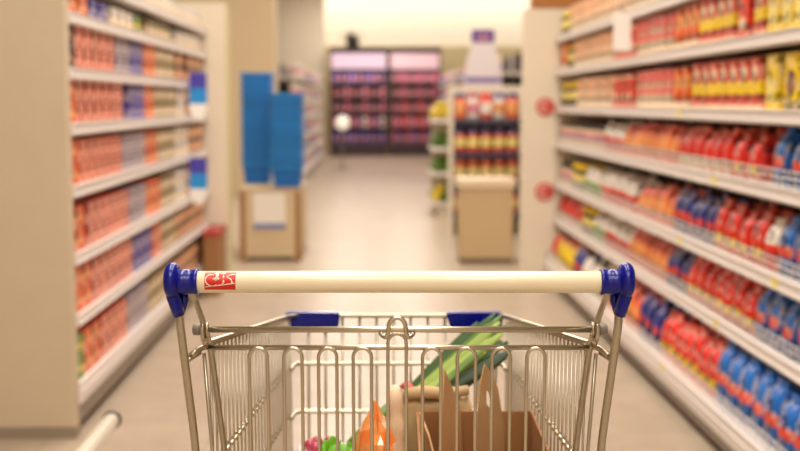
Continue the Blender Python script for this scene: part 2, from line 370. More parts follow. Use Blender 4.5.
PR = {  # key: (mesh, object name, category, look)
 'peach':   (carton(.100, .08, .178, 'peach', [(.62, .92, 'peach'), (0, .3, 'cream')], (-.35, .35, .35, .6), patchc='cream'), 'food_carton', 'carton', 'peach carton with cream base'),
 'pinkc':   (carton(.100, .08, .180, 'pink', [(0, .38, 'cream')], (-.3, .3, .5, .72), patchc='cream'), 'food_carton', 'carton', 'pink carton with cream base'),
 'redp':    (carton(.100, .08, .182, 'redo', [(.85, .92, 'cream')], (-.38, .38, .2, .45), patchc='cream'), 'food_carton', 'carton', 'orange-red carton'),
 'orangec': (carton(.100, .08, .180, 'orange', [(.5, .8, 'lorange'), (0, .2, 'cream')]), 'food_carton', 'carton', 'orange carton'),
 'redy':    (carton(.112, .08, .185, 'redo', [(.32, .58, 'yellow'), (.0, .12, 'cream')], (-.3, .3, .62, .85), patchc='cream'), 'food_carton', 'carton', 'red carton with yellow band'),
 'yell':    (carton(.115, .09, .190, 'yellow', [(.9, .97, 'lyellow')], (-.34, .34, .18, .62), patchc='lyellow'), 'food_carton', 'carton', 'yellow carton'),
 'yellp':   (carton(.120, .10, .192, 'yellow', [(.0, .2, 'olive')], (-.3, .3, .3, .7), patchc='brown'), 'food_carton', 'carton', 'yellow carton with brown picture'),
 'darkj':   (jar(.045, .16, 'dark', 'yellow', 'lyellow'), 'food_jar', 'jar', 'dark jar with yellow lid'),
 'palej':   (jar(.04, .14, 'cream', 'dark', 'rose'), 'food_jar', 'jar', 'pale jar with dark lid'),
 'orangeb': (bag(.105, .09, .165, [(0, 'orange'), (.8, 'redo')], (.3, .62), 'lorange', seed=1), 'food_bag', 'bag', 'orange bag'),
 'redb':    (bag(.112, .09, .170, [(0, 'red'), (.8, 'redo')], (.05, .3), 'cream', seed=2), 'food_bag', 'bag', 'red bag with cream foot'),
 'redyb':   (bag(.115, .10, .180, [(0, 'red'), (.85, 'redo')], (.1, .4), 'yellow', tie=True, seed=3), 'food_bag', 'bag', 'red bag with yellow patch'),
 'blueb':   (bag(.125, .10, .20, [(0, 'blue'), (.8, 'sky')], (.3, .5), 'redo', tie=True, seed=4), 'food_bag', 'bag', 'blue bag with red patch'),
 'bluew':   (bag(.125, .10, .20, [(0, 'blue'), (.9, 'sky')], (.1, .3), 'cream', tie=True, seed=5), 'food_bag', 'bag', 'blue bag with cream patch'),
 'bviolet': (bag(.110, .09, .175, [(0, 'dblue'), (.85, 'violet')], (.3, .6), 'redo', tie=True, seed=6), 'food_bag', 'bag', 'dark blue bag with red patch'),
 'greenw':  (bag(.105, .08, .160, [(0, 'green'), (.5, 'white')], None, seed=7), 'food_bag', 'bag', 'green and white bag'),
 'redw':    (bag(.110, .09, .165, [(0, 'red'), (.5, 'white')], None, tie=True, seed=8), 'food_bag', 'bag', 'red and white bag'),
 'yellb':   (bag(.110, .09, .165, [(0, 'yellow'), (.85, 'red')], None, tie=True, seed=9), 'food_bag', 'bag', 'yellow bag with red top'),
 # left shelving: small packs
 'lred':    (carton(.125, .12, .085, 'redo', slats=4), 'small_box', 'box', 'small red box'),
 'lred2':   (carton(.125, .12, .085, 'pink', slats=4), 'small_box', 'box', 'small rose-red box'),
 'lor':     (carton(.125, .12, .085, 'orange', [(.4, .6, 'lorange')]), 'small_box', 'box', 'small orange box'),
 'lvio':    (carton(.125, .12, .085, 'violet', [(.4, .6, 'lviolet')]), 'small_box', 'box', 'small violet box'),
 'lgv':     (carton(.125, .12, .085, 'lviolet', slats=4), 'small_box', 'box', 'small grey-violet box'),
 'lbr':     (carton(.125, .12, .085, 'olive', [(.3, .7, 'cream')]), 'small_box', 'box', 'small cream and olive box'),
 'lbrn':    (carton(.17, .14, .085, 'brown', [(.3, .7, 'peach')]), 'small_box', 'box', 'brown box with peach band'),
 'lwh':     (carton(.14, .12, .085, 'white', [(.2, .5, 'cream')]), 'small_box', 'box', 'white box with cream band'),
 'lblk':    (carton(.125, .12, .085, 'dark', [(.4, .6, 'brown')]), 'small_box', 'box', 'small black box'),
 'lgr':     (carton(.125, .12, .085, 'green', [(.4, .6, 'yellow')]), 'small_box', 'box', 'small green box'),
}
COUNT = {}
def put(key, x, y, z, rz, place, group, depthrow=False, lvl=None):
    me, nm, cat, look = PR[key]
    o = bpy.data.objects.new(nm, me); COL.objects.link(o)
    o.location = (x, y, z); o.rotation_euler = (0, 0, rz+RND.uniform(-.05, .05))
    s = RND.uniform(.97, 1.02)
    if nm == 'food_bag':
        s = RND.uniform(.9, 1.07)*(1.08 if z < .3 else 1); o.rotation_euler = (0, 0, rz+RND.uniform(-.13, .13))
    o.scale = (.985, 1, s if lvl is None else .99)
    tag(o, place, cat, group)
    return o
SH = ['top', 'second', 'third', 'fourth', 'fifth', 'sixth', 'bottom']
# right shelving rows: blocks (pixel-free, metres along the aisle: from near y to far y)
RR = {
 0: [('yell', 3.2, 3.9), ('redy', 3.9, 4.5), ('orangec', 4.5, 5.2), ('peach', 5.2, 7.9), ('darkj', 7.9, 8.3)],
 1: [('yell', 3.2, 3.97), ('redy', 3.97, 4.15), ('redp', 4.15, 4.33), ('redy', 4.33, 4.80), ('orangec', 4.80, 5.20), ('pinkc', 5.20, 5.90), ('redp', 5.95, 6.5), ('peach', 6.5, 7.75), ('darkj', 7.8, 8.05), ('orangec', 8.05, 8.3)],
 2: [('yellp', 3.2, 3.8), ('yell', 3.8, 4.02), ('redy', 4.02, 4.88), ('orangec', 4.92, 5.20), ('pinkc', 5.22, 5.90), ('redp', 5.98, 6.5), ('peach', 6.5, 7.6), ('darkj', 7.65, 8.3)],
 3: [('bluew', 3.2, 3.55), ('blueb', 3.55, 3.93), ('redyb', 4.02, 4.35), ('redb', 4.35, 5.1), ('orangeb', 5.12, 6.2), ('redw', 6.25, 6.75), ('palej', 6.8, 8.3)],
 4: [('blueb', 3.2, 3.83), ('redw', 3.83, 3.95), ('redyb', 3.95, 4.55), ('bviolet', 4.55, 5.15), ('orangeb', 5.17, 5.85), ('redw', 5.95, 6.8), ('greenw', 6.8, 7.3), ('darkj', 7.35, 7.8), ('palej', 7.85, 8.3)],
 5: [('blueb', 3.2, 4.05), ('redyb', 4.05, 4.9), ('bviolet', 4.9, 5.25), ('orangeb', 5.25, 6.0), ('redw', 6.0, 6.65), ('greenw', 6.65, 7.0), ('darkj', 7.05, 7.4), ('redb', 7.4, 8.3)],
 6: [('blueb', 3.2, 4.3), ('redyb', 4.3, 5.15), ('bviolet', 5.15, 5.6), ('orangeb', 5.6, 6.5), ('greenw', 6.5, 7.1), ('bviolet', 7.1, 7.4), ('yellb', 7.4, 8.05), ('redb', 8.05, 8.3)],
}
for ri, blocks in RR.items():
    cnt = {}
    for key, ya, yb in blocks:
        wd, dp, ht = PR[key][0]['size']; pitch = wd+.009
        n = max(1, int((yb-ya)/pitch+.15)); step = (yb-ya)/n
        for k in range(n):
            y = ya+step*(k+.5)
            look = PR[key][3]; cnt[look] = cnt.get(look, 0)+1
            for row in range(3 if ri == 6 else (2 if ri >= 3 else 1)):
                if row and RND.random() < .1*ri/6: continue
                xx = XR+.022-(.05 if ri == 6 else 0)+dp/2+row*(dp+.012)+RND.uniform(0, .006)
                pl = '%s, %s of its colour from near end, %s shelf right' % (look, ORD[cnt[look]], SH[ri])
                if row: pl = '%s behind %s from near end, %s shelf right' % (look, ORD[cnt[look]], SH[ri])
                if row == 2: pl = '%s rearmost behind %s from near end, %s shelf right' % (look, ORD[cnt[look]], SH[ri])
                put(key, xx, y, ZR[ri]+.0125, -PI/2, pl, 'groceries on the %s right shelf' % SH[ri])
# left shelving rows
LR = {
 0: [('lwh', 4.5, 8.05, 1)],
 1: [('lor', 4.5, 4.85, 2), ('lvio', 4.85, 5.2, 2), ('lwh', 5.25, 5.75, 1), ('lgr', 5.75, 5.95, 2), ('lbr', 6.1, 6.8, 2), ('lwh', 7.0, 8.0, 1)],
 2: [('lblk', 4.5, 4.58, 2), ('lred', 4.6, 5.32, 3), ('lgv', 5.34, 5.64, 3), ('lvio', 5.66, 5.97, 3), ('lor', 6.0, 6.32, 3), ('lbr', 6.34, 6.9, 3), ('lbrn', 7.0, 7.25, 2), ('lbrn', 7.4, 8.05, 2)],
 3: [('lor', 4.5, 4.59, 3), ('lred', 4.6, 5.35, 3), ('lred2', 5.35, 5.45, 2), ('lvio', 5.6, 5.97, 3), ('lor', 5.97, 6.25, 3), ('lbr', 6.27, 6.95, 3), ('lwh', 7.0, 7.3, 2), ('lbrn', 7.35, 8.05, 2)],
 4: [('lor', 4.5, 4.62, 3), ('lred', 4.63, 5.42, 3), ('lgv', 5.44, 5.97, 3), ('lor', 5.99, 6.32, 3), ('lbr', 6.34, 6.85, 3), ('lwh', 6.88, 7.4, 2), ('lbrn', 7.42, 8.05, 2)],
 5: [('lor', 4.5, 4.73, 3), ('lred2', 4.74, 5.55, 3), ('lgv', 5.57, 5.97, 3), ('lor', 5.99, 6.40, 3), ('lbr', 6.42, 6.85, 3), ('lwh', 6.88, 7.3, 2), ('lbrn', 7.32, 8.05, 2)],
 6: [('lor', 4.5, 4.78, 3), ('lred2', 4.79, 5.6, 3), ('lvio', 5.62, 6.1, 3), ('lred', 6.12, 6.40, 3), ('lbr', 6.42, 6.85, 3), ('lbrn', 6.88, 8.05, 2)],
 7: [('lgr', 4.5, 4.6, 3), ('lor', 4.62, 4.90, 4), ('lred', 4.92, 5.45, 4), ('lgv', 5.47, 5.97, 3), ('lbr', 6.0, 6.5, 3), ('lbrn', 6.52, 8.05, 2)],
}
SL = ['top', 'second', 'third', 'fourth', 'fifth', 'sixth', 'seventh', 'bottom']
LEV = ['lowest', 'second', 'third', 'fourth']
for ri, blocks in LR.items():
    cnt = {}
    for key, ya, yb, nh in blocks:
        nh = {1: 1, 2: 1 if ri == 1 else 2, 3: 2, 4: 2}[nh]
        wd, dp, ht = PR[key][0]['size']; pitch = wd+.004; n = max(1, int((yb-ya)/pitch+.15)); step = (yb-ya)/n
        for k in range(n):
            look = PR[key][3]; cnt[look] = cnt.get(look, 0)+1; y = ya+step*(k+.5)
            hh = nh
            for lv in range(hh):
                pl = '%s, %s in %s stack from near end, %s shelf left' % (look, LEV[lv] if lv else 'lowest', ORD[cnt[look]], SL[ri])
                o = put(key, -(XL+.018+dp/2), y, ZL[ri]+.0125+lv*(ht+.0025), PI/2, pl, 'small boxes on the %s left shelf' % SL[ri], lvl=lv)
                o.rotation_euler[2] = PI/2+RND.uniform(-.012, .012)
# cardboard case with red lid, low on the left
r = empty('cardboard_case', (-1.03, 7.88, 0)); tag(r, 'brown cardboard case with red rim on floor by left shelving', 'box')
bm = bmesh.new(); box(bm, -.05, .05, -.2, .2, 0, .38, 0, .004); mobj('case_body', bm, M_card, r)
B('rim', mat('rim red', (168, 62, 50), .6), -.054, .054, -.204, .204, .38, .42, r)['label'] = 'red rim'

# ------------------------------------------------------------------ shelf flags
def flag(x, y, z, label, colors, wd, ht):
    r = empty('shelf_flag', (x, y, z)); tag(r, label, 'sign')
    bm = bmesh.new(); tube(bm, [(0, 0, 0), (0, 0, .03)], .004, 6); tube(bm, [(-wd*.4, 0, .0), (wd*.4, 0, .0)], .003, 6); mobj('clip', bm, M_grey, r)
    n = len(colors)
    for i, c_ in enumerate(colors):
        z1 = -ht*i/n; z0 = -ht*(i+1)/n; bm = bmesh.new()
        if i == n-1 and n > 1:
            pr = [(-wd/2, z1), (wd/2, z1)]+[(wd/2*math.cos(a), z1-(z1-z0)*math.sin(a)) for a in [PI*k/12 for k in range(1, 12)]]
            va = [bm.verts.new((p[0], -.004, p[1])) for p in pr]; vb = [bm.verts.new((p[0], .004, p[1])) for p in pr]
            bm.faces.new(va); bm.faces.new(vb[::-1])
            for k in range(len(pr)): bm.faces.new((va[k], va[(k+1) % len(pr)], vb[(k+1) % len(pr)], vb[k]))
        else: box(bm, -wd/2, wd/2, -.004, .004, z0, z1, 0, .002)
        mobj('card' if n == 1 else 'card_panel', bm, mat('flag '+c_, {'white': (240, 236, 230), 'violet': (70, 60, 166), 'sky': (30, 140, 214)}[c_], .5), r)
flag(1.218, 5.85, 1.672, 'plain white card flag hanging from the top right shelf', ['white'], .085, .18)
flag(-1.04, 7.3, 1.42, 'violet, sky and white shelf flag, the upper one on left shelving', ['violet', 'sky', 'white'], .105, .28)
flag(-1.04, 7.25, .91, 'violet, sky and white shelf flag, the lower one on left shelving', ['violet', 'sky', 'white'], .105, .28)

# ------------------------------------------------------------------ basket stand and baskets
M_bask = mat('basket blue', (0, 104, 188), .4, vary=.12); M_brim_lit = mat('basket rim lit blue', (44, 154, 220), .35, vary=.1)  # rim colour is paler to imitate light caught on the rims
r = empty('basket_stand', (-.79, 9.8, 0)); tag(r, 'beige box stand under the two stacks of blue baskets', 'stand')
bm = bmesh.new(); box(bm, -.235, .235, -.42, .42, .03, .57, 0, .006); box(bm, -.245, .245, -.43, .43, .555, .58, 0, .004); mobj('stand_body', bm, M_tan, r)
for sx in (-1, 1):
    for sy in (-1, 1): B('leg', M_card, sx*.215-.022, sx*.215+.022, sy*.40-.022, sy*.40+.022, 0, .55, r, .003)
sg = B('sign', mat('sign white', (232, 224, 214), .6), -.13, .12, -.432, -.424, .26, .54, r); sg['label'] = 'white notice'
B('sign_strip', mat('sign strip', (110, 126, 176), .6), -.13, .12, -.4345, -.4321, .26, .30, sg)['label'] = 'blue-grey strip'
def basket():
    r = empty('shopping_basket', (0, 0, 0))
    bm = bmesh.new(); W0, D0, W1, D1, h, t = .098, .170, .118, .192, .17, .003
    def rr(wx, dy, z, rad=.03):
        out = []
        for cx, cy, a0 in ((wx-rad, dy-rad, 0), (-wx+rad, dy-rad, PI/2), (-wx+rad, -dy+rad, PI), (wx-rad, -dy+rad, 1.5*PI)):
            for k in range(4):
                a = a0+PI/2*k/3; out.append(bm.verts.new((cx+rad*math.cos(a), cy+rad*math.sin(a), z)))
        return out
    prof = [(W0, D0, 0), (W1-.004, D1-.004, h-.02), (W1+.017, D1+.014, h-.014), (W1+.017, D1+.014, h), (W1-.004, D1-.004, h), (W0-.003, D0-.003, .004)]
    rg = [rr(*p) for p in prof]; N = 16
    for i, (a, b_) in enumerate(zip(rg, rg[1:])):
        for k in range(N): bm.faces.new((a[k], a[(k+1) % N], b_[(k+1) % N], b_[k])).material_index = 1 if i in (1, 2, 3) else 0
    bm.faces.new(rg[0][::-1]); bm.faces.new(rg[-1])
    mobj('basket_body', bm, [M_bask, M_brim_lit], r)
    for s in (-1, 1):
        bm = bmesh.new(); tube(bm, fillet([(s*.126, -.05, h-.004), (s*.126, -.05, h+.004), (s*.127, .0, h+.012), (s*.126, .06, h+.004), (s*.126, .06, h-.004)], .01, 2), .004, 5)
        mobj('handle', bm, M_bask, r)
    return r
proto = basket(); first = True
for sx, sy, n, nm in ((-.932, 9.97, 14, 'taller left'), (-.658, 9.53, 11, 'shorter right')):
    for k in range(n):
        o = proto if first else copy_tree(proto); first = False
        o.location = (sx+RND.uniform(-.001, .001), sy+RND.uniform(-.001, .001), .583+k*.056)
        o.rotation_euler = (0, 0, RND.uniform(-.003, .003))
        tag(o, 'blue plastic shopping basket, %s from the bottom of the %s stack' % (ORD[k+1], nm), 'basket', 'stacked blue shopping baskets')

# ------------------------------------------------------------------ beige bin
r = empty('waste_bin', (.89, 9.35, 0)); tag(r, 'tall square beige bin with pale lid in front of the end display', 'bin')
bm = bmesh.new(); box(bm, -.205, .205, -.17, .17, .04, .585, 0, .01); mobj('bin_body', bm, mat('bin beige', (196, 170, 130), .6), r)
bm = bmesh.new(); box(bm, -.225, .225, -.19, .19, .585, .66, 0, .012); mobj('lid', bm, mat('bin lid', (222, 202, 172), .5), r)['label'] = 'paler lid'
B('base', mat('bin base', (120, 100, 78), .6), -.195, .195, -.16, .16, 0, .04, r)

# ------------------------------------------------------------------ promotional end display
r = empty('end_display', (1.08, 11.4, 0)); tag(r, 'promotional end-of-aisle rack stocked with red, yellow and blue tubs', 'display rack')
B('back_panel', M_pill, -.32, .32, .22, .25, 0, 1.40, r)
for s in (-1, 1): B('side_frame', M_pill, s*.322-.010, s*.322+.010, -.2, .22, 0, 1.4, r)
dz_ = [1.08, .77, .52, .20]
for z in dz_:
    sh = B('shelf', M_dark, -.31, .31, -.24, .22, z-.03, z, r)
    B('price_rail', mat('navy rail', (60, 58, 84), .5), -.31, .31, -.25, -.24, z-.035, z+.005, sh)
for i, (z, ks) in enumerate(zip(dz_, [('tubblue', 'tubred', 'tubpink', 'tubpurp', 'tubblue'), ('tuby',)*5, ('tubc',)*5, ('tuby',)*5])):
    for k in range(5):
        cols = {'tubblue': ('orange', 'dblue', 'lorange', 'blue tub with orange band'), 'tubred': ('white', 'magenta', 'rose', 'white tub with magenta lid'), 'tubpink': ('redo', 'red', 'white', 'red tub with white band'),
                'tubpurp': ('white', 'violet', 'lorange', 'white tub with violet lid'), 'tuby': ('red', 'dblue', 'lyellow', 'yellow-banded red tub with blue lid'), 'tubc': ('redo', 'orange', 'lyellow', 'yellow-banded red tub with orange lid')}[ks[k % len(ks)]]
        kk = 'T'+ks[k % len(ks)]
        if kk not in PR: PR[kk] = (jar(.0575, [.25, .225, .19, .2][i], cols[0], cols[1], cols[2]), 'tub', 'tub', cols[3])
        put(kk, 1.08-.245+k*.1225, 11.27, z+.001, 0, '%s, %s from left, %s shelf of end display' % (cols[3], ORD[k+1], ['top', 'second', 'third', 'bottom'][i]), 'tubs on the end display', lvl=0)
        put(kk, 1.08-.245+k*.1225, 11.42, z+.001, 0, '%s, %s from left in back row, %s shelf of end display' % (cols[3].split(' with')[0], ORD[k+1], ['top', 'second', 'third', 'bottom'][i]), 'tubs on the end display', lvl=0)
r = empty('display_sign', (1.08, 11.64, 1.401)); tag(r, 'white tapering sign with purple header above the end display', 'sign')
bm = bmesh.new(); pr = [(-.19, 0), (.19, 0), (.16, .22), (.10, .41), (-.10, .41), (-.16, .22)]
pr = [(x, z-.08) for x, z in pr]
va = [bm.verts.new((p[0], -.012, p[1]+.08)) for p in pr]; vb = [bm.verts.new((p[0], .012, p[1]+.08)) for p in pr]
bm.faces.new(va); bm.faces.new(vb[::-1])
for k in range(6): bm.faces.new((va[k], va[(k+1) % 6], vb[(k+1) % 6], vb[k]))
mobj('board', bm, mat('sign board', (226, 216, 216), .6), r)
B('header', mat('sign purple', (92, 62, 140), .6), -.11, .11, -.015, .015, .412, .535, r, .003)
B('header_panel', mat('sign pink', (196, 130, 150), .6), -.06, .06, -.0175, -.0155, .435, .48, r)
B('footer_strip', mat('sign strip purple', (120, 100, 160), .6), -.17, .17, -.0165, -.0125, .03, .08, r)

# ------------------------------------------------------------------ produce stand
r = empty('produce_stand', (.86, 13.5, 0)); tag(r, 'tiered pale stand of yellow and green fruit left of end display', 'produce stand')
PZ = [1.06, .75, .48, .15]
B('back_panel', M_pill, -.16, .24, .35, .38, 0, 1.2, r)
for z in PZ:
    B('tray', M_white, -.2, .24, -.4, .35, z-.04, z, r, .004)
B('base', M_pill, -.12, .18, -.34, .34, 0, .11, r)
def fruit(col, sx=1, sz=1):
    bm = bmesh.new(); bmesh.ops.create_uvsphere(bm, u_segments=14, v_segments=9, radius=.045)
    for v in bm.verts:
        v.co.z *= sz
        if v.co.z > .035: v.co.z -= .012*(1-math.hypot(v.co.x, v.co.y)/.03) if math.hypot(v.co.x, v.co.y) < .03 else 0
        v.co.z += .045*sz
    for f in bm.faces: f.smooth = True
    me = bpy.data.meshes.new('fruit'); bm.to_mesh(me); bm.free(); me.materials.append(mat('fruit '+col, {'yellow': (214, 184, 50), 'green': (84, 116, 30), 'orange': (236, 130, 50)}[col], .4, vary=.1)); return me
FR = {c_: fruit(c_, 1, {'yellow': 1.1, 'green': .95, 'orange': .95}[c_]) for c_ in ('yellow', 'green', 'orange')}
for i, z in enumerate(PZ):
    for a in range(4):
        for b_ in range(6):
            for up in range(2):
                if up and (a == 3 or b_ == 5): continue
                c_ = [('yellow', 'yellow', 'yellow'), ('green', 'green', 'yellow'), ('green', 'green', 'orange'), ('yellow', 'green', 'green')][i][(a+b_//3) % 3]
                o = bpy.data.objects.new('fruit', FR[c_]); COL.objects.link(o)
                o.location = (.86-.145+a*.108+up*.054, 13.19+b_*.112+up*.056, z+.001+up*.076); o.rotation_euler = (0, 0, RND.uniform(0, 3)); o.scale = (1.15, 1.15, 1.15)
                tag(o, 'round %s fruit, %s from left, %s from front, %s layer, %s tray' % (c_, ORD[a+1], ORD[b_+1], ['lower', 'upper'][up], ['top', 'second', 'third', 'bottom'][i]), 'fruit', 'fruit on the produce stand')

# ------------------------------------------------------------------ far shelving beyond the cross aisle
ZF = [1.6, 1.3, 1.0, .7, .42, .14]
def far_run(X, side, ya, yb, nb, nm, keys, where):
    st = (yb-ya)/nb
    for i in range(nb):
        shelf_bay(ya+i*st, ya+(i+1)*st, X, side, ZF, .45, 1.88, '%s bay of the distant shelving %s' % (ORD[i+1], where), 'distant bays '+nm)
    for j, z in enumerate(ZF):
        n = int((yb-ya-.1)/.48)
        for k in range(n):
            key = keys[(j*3+k//4) % len(keys)]; dp = PR[key][0]['size'][1]
            o = put(key, side*(X+.03+dp*.6), ya+.2+k*.48, z+.0125, -side*PI/2, 'pale pack, %s from front, %s shelf of distant shelving %s' % (ORD[k+1], SL[j], where), 'packs on distant shelving '+nm, lvl=0)
            o.scale = (3.6, 1.1, 1.05)
PR['fw'] = (carton(.11, .1, .2, 'white', [(.3, .6, 'rose')], None), 'pack', 'pack', 'white pack')
PR['fp'] = (carton(.11, .1, .2, 'cream', [(.2, .5, 'lviolet')], None), 'pack', 'pack', 'cream pack')
PR['fs'] = (bag(.11, .1, .2, [(0, 'white'), (.6, 'rose')], (.2, .5), 'sky', seed=11), 'pack', 'pack', 'white bag')
far_run(1.05, -1, 18, 26.5, 6, 'on the left', ['fw', 'fp', 'fs', 'fw'], 'on the left')
far_run(1.49, 1, 15, 27, 8, 'on the right', ['fp', 'fw', 'fs'], 'on the right')

# ------------------------------------------------------------------ refrigerated cabinets at the back
def fridge(x0, x1, label, glow, rows, nm):
    r = empty('display_fridge', ((x0+x1)/2, 28.2, 0)); tag(r, label, 'refrigerated cabinet', 'refrigerated cabinets at the back')
    h = (x1-x0)/2-.004; dk = mat('fridge dark', (62, 44, 50), .5)
    bm = bmesh.new(); box(bm, -h, h, .45, .5, 0, 2.42); box(bm, -h, -h+.03, -.35, .45, 0, 2.42); box(bm, h-.03, h, -.35, .45, 0, 2.42); box(bm, -h, h, -.35, .5, 2.42, 2.5); box(bm, -h+.03, h-.03, -.4, .45, 0, .3)
    mobj('cabinet', bm, dk, r)
    B('light_header', mat('header '+nm, (230, 200, 215), .5, emit=glow, estr=.5), -h+.04, h-.04, -.34, -.30, 2.0, 2.36, r)
    zz = [.3, .66, 1.0, 1.34, 1.68]
    area('fridge_lamp', ((x0+x1)/2, 27.86, 1.96), 1.1, .06, 6, (1, .86, .9), (math.radians(-20), 0, 0))
    for i, z in enumerate(zz):
        if i: sh = B('shelf', M_dark, -h+.03, h-.03, -.3, .44, z-.03, z, r)
        n = 9; st = (2*h-.1)/n
        for k in range(n):
            c_ = rows[i][k % len(rows[i])]; key = 'F'+c_
            if key not in PR: PR[key] = (carton(.105, .12, .25, c_, [(.3, .55, 'rose' if c_ not in ('white', 'rose') else 'magenta')], None), 'chilled_pack', 'pack', c_+' pack')
            put(key, (x0+x1)/2-h+.05+st*(k+.5), 28.0, z+.001, 0, '%s chilled pack, %s from left, %s shelf up, %s cabinet' % (c_, ORD[k+1], ORD[i+1], nm), 'chilled packs in the %s cabinet' % nm, lvl=0)
fridge(-.95, .40, 'dark refrigerated cabinet with bluish-pink lit header, the left one', (200, 178, 235), [('violet', 'dblue', 'violet'), ('magenta', 'mauve', 'white'), ('plum', 'dark', 'magenta'), ('wine', 'plum', 'rose'), ('violet', 'plum', 'dblue')], 'left')
fridge(.42, 1.62, 'dark refrigerated cabinet with pink-white lit header, the right one', (255, 190, 190), [('magenta', 'violet', 'wine'), ('rose', 'magenta', 'red'), ('wine', 'plum', 'red'), ('dark', 'wine', 'magenta'), ('plum', 'wine', 'magenta')], 'right')
# plant on top
r = empty('potted_plant', (-.42, 28.2, 2.502)); tag(r, 'small dark potted plant on top of the left cabinet', 'plant')
bm = bmesh.new(); lathe(bm, [(.12, 0), (.17, .16), (.18, .18), (.14, .17)], 16); mobj('pot', bm, M_dark, r)
bm = bmesh.new()
for k in range(26):
    a = RND.uniform(0, 2*PI); l_ = RND.uniform(.2, .42); e_ = RND.uniform(.3, 1.2)
    p = [Vector((0, 0, .15)), Vector((math.cos(a)*l_*.4, math.sin(a)*l_*.3, .15+l_*.5*e_)), Vector((math.cos(a)*l_, math.sin(a)*l_*.6, .15+l_*.45*e_))]
    tube(bm, p, [.012, .035, .004], 5, flat=.25)
mobj('foliage', bm, mat('dark leaf', (48, 46, 32), .6), r)
# globe lamp
r = empty('globe_lamp', (-.53, 22.4, 0)); tag(r, 'glowing white globe lamp on a slim floor stand far down the aisle', 'lamp')
bm = bmesh.new(); lathe(bm, [(.14, 0), (.14, .015), (.02, .03)], 20); mobj('base', bm, M_grey, r)
bm = bmesh.new(); tube(bm, [(0, 0, .02), (0, 0, .72)], .012, 8); mobj('pole', bm, M_grey, r)
bm = bmesh.new(); bmesh.ops.create_uvsphere(bm, u_segments=20, v_segments=12, radius=.13); mobj('globe', bm, mat('globe', (255, 250, 240), .4, emit=(255, 240, 218), estr=1.1), r, (0, 0, .86), True)

# ------------------------------------------------------------------ the shopping cart (local y = forward, origin on the floor under its middle)
CY = 1.95
R0 = Matrix.Rotation(YAW, 3, 'Z')
def cw(x, y, z): return R0 @ Vector((x, y, z))       # cart-frame metres to world
cart = empty('shopping_cart', cw(0, CY, 0), YAW)
tag(cart, 'steel wire shopping cart with cream handle and blue plastic ends', 'shopping cart')
def L(x, y, z): return (x, y-CY, z)
HX0, HX1, HY, HZ = -.2965, .2945, 1.5, 1.019
bm = bmesh.new(); lathe(bm, [(.0125, -.262), (.0138, -.258), (.0138, .258), (.0125, .262)], 32, HY-CY, HZ, axis='x')
mobj('handle_bar', bm, M_cream, cart)
# caps
for s, x_in, x_sl, x_out in ((-1, -.2545, -.283, -.2965), (1, .2525, .281, .2945)):
    bm = bmesh.new()
    pr = [(.0158, x_in), (.0166, x_in+s*.0012), (.0166, x_in+s*.004), (.0160, x_in+s*.005), (.0160, x_in+s*.014), (.0163, x_in+s*.0145), (.0163, x_sl+s*.004)]
    lathe(bm, pr, 28, HY-CY, HZ, axis='x')
    # rounded knob disc at the end
    xc = x_out-s*.0092; prof = []
    for k in range(13):
        a = -PI/2+PI*k/12; prof.append((.0132+.0098*math.cos(a), xc+.0092*math.sin(a)))
    lathe(bm, prof, 28, HY-CY, HZ+.002, axis='x')
    # arm sweeping down to the upright
    arm = [L(xc, HY+.000, HZ-.004), L(xc-s*.0005, HY, HZ-.018), L(xc-s*.004, HY+.002, HZ-.031), L(xc-s*.0066, HY+.004, HZ-.0425)]
    tube(bm, arm, [.0088, .0088, .0084, .0080], 16, flat=1.35, flatdir=(0, 1, 0))
    tube(bm, [L(xc-s*.012, HY+.012, HZ-.012), L(xc-s*.0125, HY+.012, HZ-.026), L(xc-s*.0095, HY+.008, HZ-.04)], [.006, .0055, .004], 8)
    mobj('handle_cap', bm, M_blue, cart, smooth=False)['label'] = 'glossy blue plastic end'
# sticker with emblem
a0, a1 = math.radians(136), math.radians(238)   # angle in the y-z plane; 180 deg faces the viewer
def cyl(x, a, r_): return (x, HY-CY+r_*math.cos(a), HZ+r_*math.sin(a))
def strip(bm, x0, x1, aa, ab, r_, n=10, mi=0):
    prev = None
    for k in range(n+1):
        a = aa+(ab-aa)*k/n; cur = (bm.verts.new(cyl(x0, a, r_)), bm.verts.new(cyl(x1, a, r_)))
        if prev: f = bm.faces.new((prev[0], prev[1], cur[1], cur[0])); f.smooth = True
        prev = cur
SX0, SX1 = -.2450, -.2060
bm = bmesh.new(); strip(bm, SX0, SX1, math.radians(112), math.radians(216), .01395, 14)
st = mobj('sticker', bm, M_red, cart); st['label'] = 'red sticker with white emblem'
bm = bmesh.new()
def stroke(pts, wd):      # pts in sticker units u 0..1 (left-right), v 0..1 (bottom-top)
    q = []
    for u, v in pts:
        ang = math.radians(216-(216-112)*v); q.append(Vector(cyl(SX0+(SX1-SX0)*u, ang, .01402)))
    tube(bm, q, [wd*.68*k for k in ([1]*len(q))], 6, flat=.12, flatdir=(0, -1, .15))
stroke([(.30, .80), (.14, .78), (.05, .64), (.04, .48), (.09, .34), (.22, .22)], .0018)
stroke([(.34, .92), (.36, .62), (.38, .5)], .003)
stroke([(.44, 1.0), (.42, .8), (.44, .6)], .0042)
stroke([(.27, .56), (.36, .60), (.48, .56)], .0022)
stroke([(.37, .54), (.37, .26)], .0022)
stroke([(.48, .92), (.56, .86), (.64, .93)], .0018)
stroke([(.66, .95), (.62, .7), (.63, .45), (.58, .30)], .0020)
stroke([(.98, .82), (.84, .78), (.72, .70), (.86, .56), (.90, .42), (.84, .32)], .0018)
stroke([(.02, .18), (.4, .25), (.98, .36)], .0011)
mobj('emblem', bm, M_ink, st)
